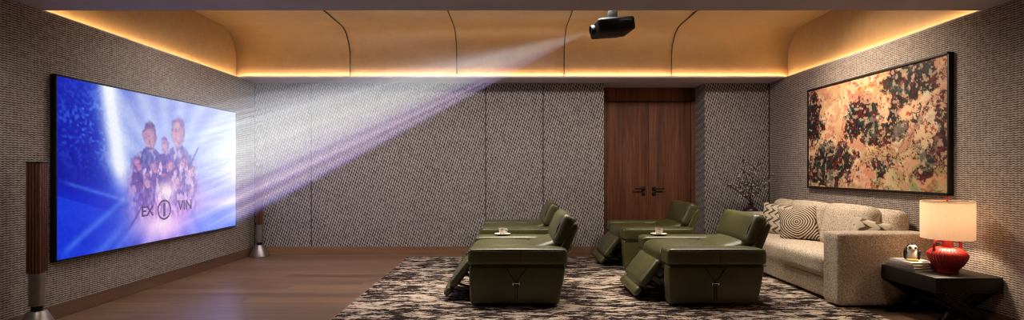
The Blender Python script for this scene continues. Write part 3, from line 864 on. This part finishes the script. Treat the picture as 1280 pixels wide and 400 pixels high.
# ------------------------------------------------------------------ projector and its beam
LENS = Vector((.84, 5.44, 2.755))
target = Vector((-3.87, (SY0+SY1)/2, 1.30))
pr = thing('projector', 'dark projector hanging from the ceiling, lens towards the screen', 'projector', (1.07, 5.48, 2.80))
Mp = R('Z', 8) @ R('Y', -7)
bm = BM(); cush(bm, (0, 0, 0), (.40, .34, .145), .03, (.0, .004, .008), 12, Mp); obj('body', bm, M['blackgloss'], pr)
bm = BM(); prism(bm, [(-.19, -.068), (.10, -.080), (.19, -.05), (.19, -.03), (-.19, -.04)], -.15, .15, .008, 2, Mp); obj('underside_housing', bm, M['blackgloss'], pr)
bm = BM(); lathe(bm, [(0, 0), (.052, 0), (.055, .03), (.05, .055), (.042, .055), (.036, .035), (0, .030)], 32, Mp @ T(-.185, 0, -.008) @ R('Y', -90)); ln = obj('lens', bm, M['black'], pr)
bm = BM(); lathe(bm, [(0, .0), (.034, 0), (.026, .012), (0, .016)], 24, Mp @ T(-.216, 0, -.008) @ R('Y', -90)); obj('lens_glass', bm, M['blackgloss'], ln)
bm = BM()
for k in range(9): box(bm, .02+k*.016, .028+k*.016, -.176, -.166, -.035, .04, .001, 1, Mp)
obj('vent_grille', bm, M['black'], pr)
bm = BM(); box(bm, -.07, .07, -.09, .09, .07, .095, .006); box(bm, -.05, .05, -.05, .05, .09, .17, .01); obj('mount_bracket', bm, M['black'], pr)
bm = BM(); lathe(bm, [(0, .16), (.025, .16), (.025, TZ-2.80-.012), (.07, TZ-2.80-.012), (.07, TZ-2.80-.001), (0, TZ-2.80-.001)], 24); obj('ceiling_pole', bm, M['black'], pr)

corners = [Vector((-3.855, y, zz)) for y, zz in ((SY0, SZ0), (SY1, SZ0), (SY1, SZ1), (SY0, SZ1))]
bm = BM()
ap = [bm.verts.new(LENS+(c-LENS)*.012) for c in corners]; fr = [bm.verts.new(c) for c in corners]
bm.faces.new(ap); bm.faces.new(fr[::-1])
for k in range(4): bm.faces.new((ap[k], fr[k], fr[(k+1) % 4], ap[(k+1) % 4]))
a = NT('beam_haze'); a.t.nodes.remove(a.b)
vs = a.n('ShaderNodeVolumeScatter'); vs.inputs['Color'].default_value = (1, 1, 1, 1); vs.inputs['Anisotropy'].default_value = 0.0
geo = a.n('ShaderNodeNewGeometry'); sub = a.n('ShaderNodeVectorMath', operation='DISTANCE'); a.l(geo.outputs['Position'], sub.inputs[0]); sub.inputs[1].default_value = LENS
a.l(a.m_('MULTIPLY', a.m_('POWER', sub.outputs['Value'], 1.6), .0056), vs.inputs['Density'])
a.l(vs.outputs[0], a.out.inputs['Volume'])
beam = obj('light_beam', bm, a.m)
tag(beam, 'hazy violet-white beam of light from the projector to the screen', 'light beam', None, 'stuff')

# projector lamp: a spot with a gobo of coloured streaks
L_ = bpy.data.lights.new('projector_lamp', 'SPOT'); L_.energy = 36000; L_.spot_size = math.radians(75); L_.spot_blend = 0; L_.shadow_soft_size = .004
lo = bpy.data.objects.new('projector_lamp', L_); C.objects.link(lo)
fwd = (Vector((-3.87, 5.75, 1.29))-LENS).normalized()
zax = -fwd; xax = Vector((0, 0, 1)).cross(zax).normalized(); yax = zax.cross(xax)
lo.matrix_world = Matrix(((xax.x, yax.x, zax.x, LENS.x), (xax.y, yax.y, zax.y, LENS.y), (xax.z, yax.z, zax.z, LENS.z), (0, 0, 0, 1)))
L_.use_nodes = True; nt = L_.node_tree; em = nt.nodes['Emission']
g_ = nt.nodes.new('ShaderNodeNewGeometry')
def nm(op, a_, b_=None, c_=None):
    nd = nt.nodes.new('ShaderNodeMath'); nd.operation = op
    for i, v in enumerate((a_, b_, c_)):
        if v is None: continue
        if isinstance(v, (int, float)): nd.inputs[i].default_value = v
        else: nt.links.new(v, nd.inputs[i])
    return nd.outputs[0]
def dotp(vec):
    nd = nt.nodes.new('ShaderNodeVectorMath'); nd.operation = 'DOT_PRODUCT'
    nt.links.new(g_.outputs['Incoming'], nd.inputs[0]); nd.inputs[1].default_value = vec; return nd.outputs['Value']
# direction d = Incoming; where the ray meets the wall plane X = -3.87:  P = LENS + d * t
dX, dY, dZ = dotp((1, 0, 0)), dotp((0, 1, 0)), dotp((0, 0, 1))
tt = nm('DIVIDE', -3.87-LENS.x, dX)
py = nm('ADD', nm('MULTIPLY', dY, tt), LENS.y); pzz = nm('ADD', nm('MULTIPLY', dZ, tt), LENS.z)
uu = nm('DIVIDE', nm('SUBTRACT', py, SY0), SY1-SY0); vv = nm('DIVIDE', nm('SUBTRACT', pzz, SZ0), SZ1-SZ0)
# long tilted streaks of the projected picture
ss = nm('DIVIDE', nm('SUBTRACT', nm('SUBTRACT', pzz, nm('MULTIPLY', nm('SUBTRACT', py, SY1), .225)), .50), 1.6)
cm = nt.nodes.new('ShaderNodeCombineXYZ'); nt.links.new(nm('MULTIPLY', uu, .12), cm.inputs[0]); nt.links.new(ss, cm.inputs[1])
nz = nt.nodes.new('ShaderNodeTexNoise'); nt.links.new(cm.outputs[0], nz.inputs['Vector']); nz.inputs['Scale'].default_value = 22; nz.inputs['Detail'].default_value = 3
cr = nt.nodes.new('ShaderNodeValToRGB'); nt.links.new(ss, cr.inputs[0])
e_ = cr.color_ramp.elements
stops = [(0, (.16, .16, .55)), (.05, (.34, .30, .85)), (.12, (.85, .66, 1)), (.19, (.36, .28, .62)), (.25, (.82, .66, .92)), (.31, (.42, .36, .66)), (.42, (.80, .78, .92)), (.62, (.92, .96, .96)), (.82, (.80, .85, .88)), (1, (.46, .50, .56))]
while len(e_) < len(stops): e_.new(.5)
for q_, (p_, c_) in zip(e_, stops): q_.position = p_; q_.color = (*c_, 1)
def inside(s): return nm('MULTIPLY', nm('GREATER_THAN', s, 0.0), nm('LESS_THAN', s, 1.0))
nt.links.new(cr.outputs[0], em.inputs[0]); nt.links.new(nm('MULTIPLY', nm('MULTIPLY', inside(uu), inside(vv)), nm('MULTIPLY', nm('POWER', nm('MAXIMUM', uu, .001), 2.1), nm('MULTIPLY_ADD', nz.outputs[0], 2.6, -.3))), em.inputs[1])

# ------------------------------------------------------------------ picture spot and added unseen fill spots
def spot(name, loc, to, energy, ang, blend=1, col=(1, .93, .88), size=.2):
    l = bpy.data.lights.new(name, 'SPOT'); l.energy = energy; l.spot_size = math.radians(ang); l.spot_blend = blend; l.color = col; l.shadow_soft_size = size
    o = bpy.data.objects.new(name, l); C.objects.link(o); o.location = loc
    o.rotation_euler = (Vector(to)-Vector(loc)).to_track_quat('-Z', 'Y').to_euler()
for x in (-2.7, -.9, .9, 2.7):
    spot('added_fill_spot', (x, 5.4, 3.24), (x, 6.3, 0), 220, 168)  # unseen spots added to fill the room from overhead
for x in (.05, 1.88):
    spot('added_seat_spot', (x, 6.3, 3.24), (x, 5.35, .5), 400, 62, 1, (1, .90, .74), .22)  # unseen spots added to brighten the recliner tops
for x in (-3.2, 3.2):
    spot('added_wall_spot', (x*.86, 3.0, 2.57), (x*1.2, 3.3, 1.1), 60, 110, 1, (1, .93, .88) if x < 0 else (1, .80, .62))  # unseen spots added to light the side walls near the camera
spot('picture_spot', (2.55, 5.7, 3.22), (3.9, 5.55, 1.8), 360, 92, 1, (1, .82, .6))
w = bpy.data.worlds.new('World'); SC.world = w; w.use_nodes = True; w.node_tree.nodes['Background'].inputs[0].default_value = (.02, .02, .025, 1)

# ------------------------------------------------------------------ camera
cd = bpy.data.cameras.new('Camera'); cam = bpy.data.objects.new('Camera', cd); C.objects.link(cam)
cam.location = (0, 0, 1.27); cam.rotation_euler = (PI/2, 0, 0)
cd.sensor_width = 36; cd.lens = 18; cd.shift_x = 0; cd.shift_y = 13.5/1280; cd.clip_start = .05
SC.camera = cam
vs_ = SC.view_settings; vs_.view_transform = 'Standard'; vs_.look = 'None'; vs_.gamma = 1; vs_.exposure = 0; vs_.use_curve_mapping = False
SC.cycles.max_bounces = 8; SC.cycles.diffuse_bounces = 5; SC.cycles.volume_bounces = 0
SC.cycles.use_denoising = True; SC.cycles.denoising_prefilter = 'NONE'; SC.cycles.use_adaptive_sampling = False; SC.cycles.filter_width = 1.0
SC.cycles.sample_clamp_indirect = 4
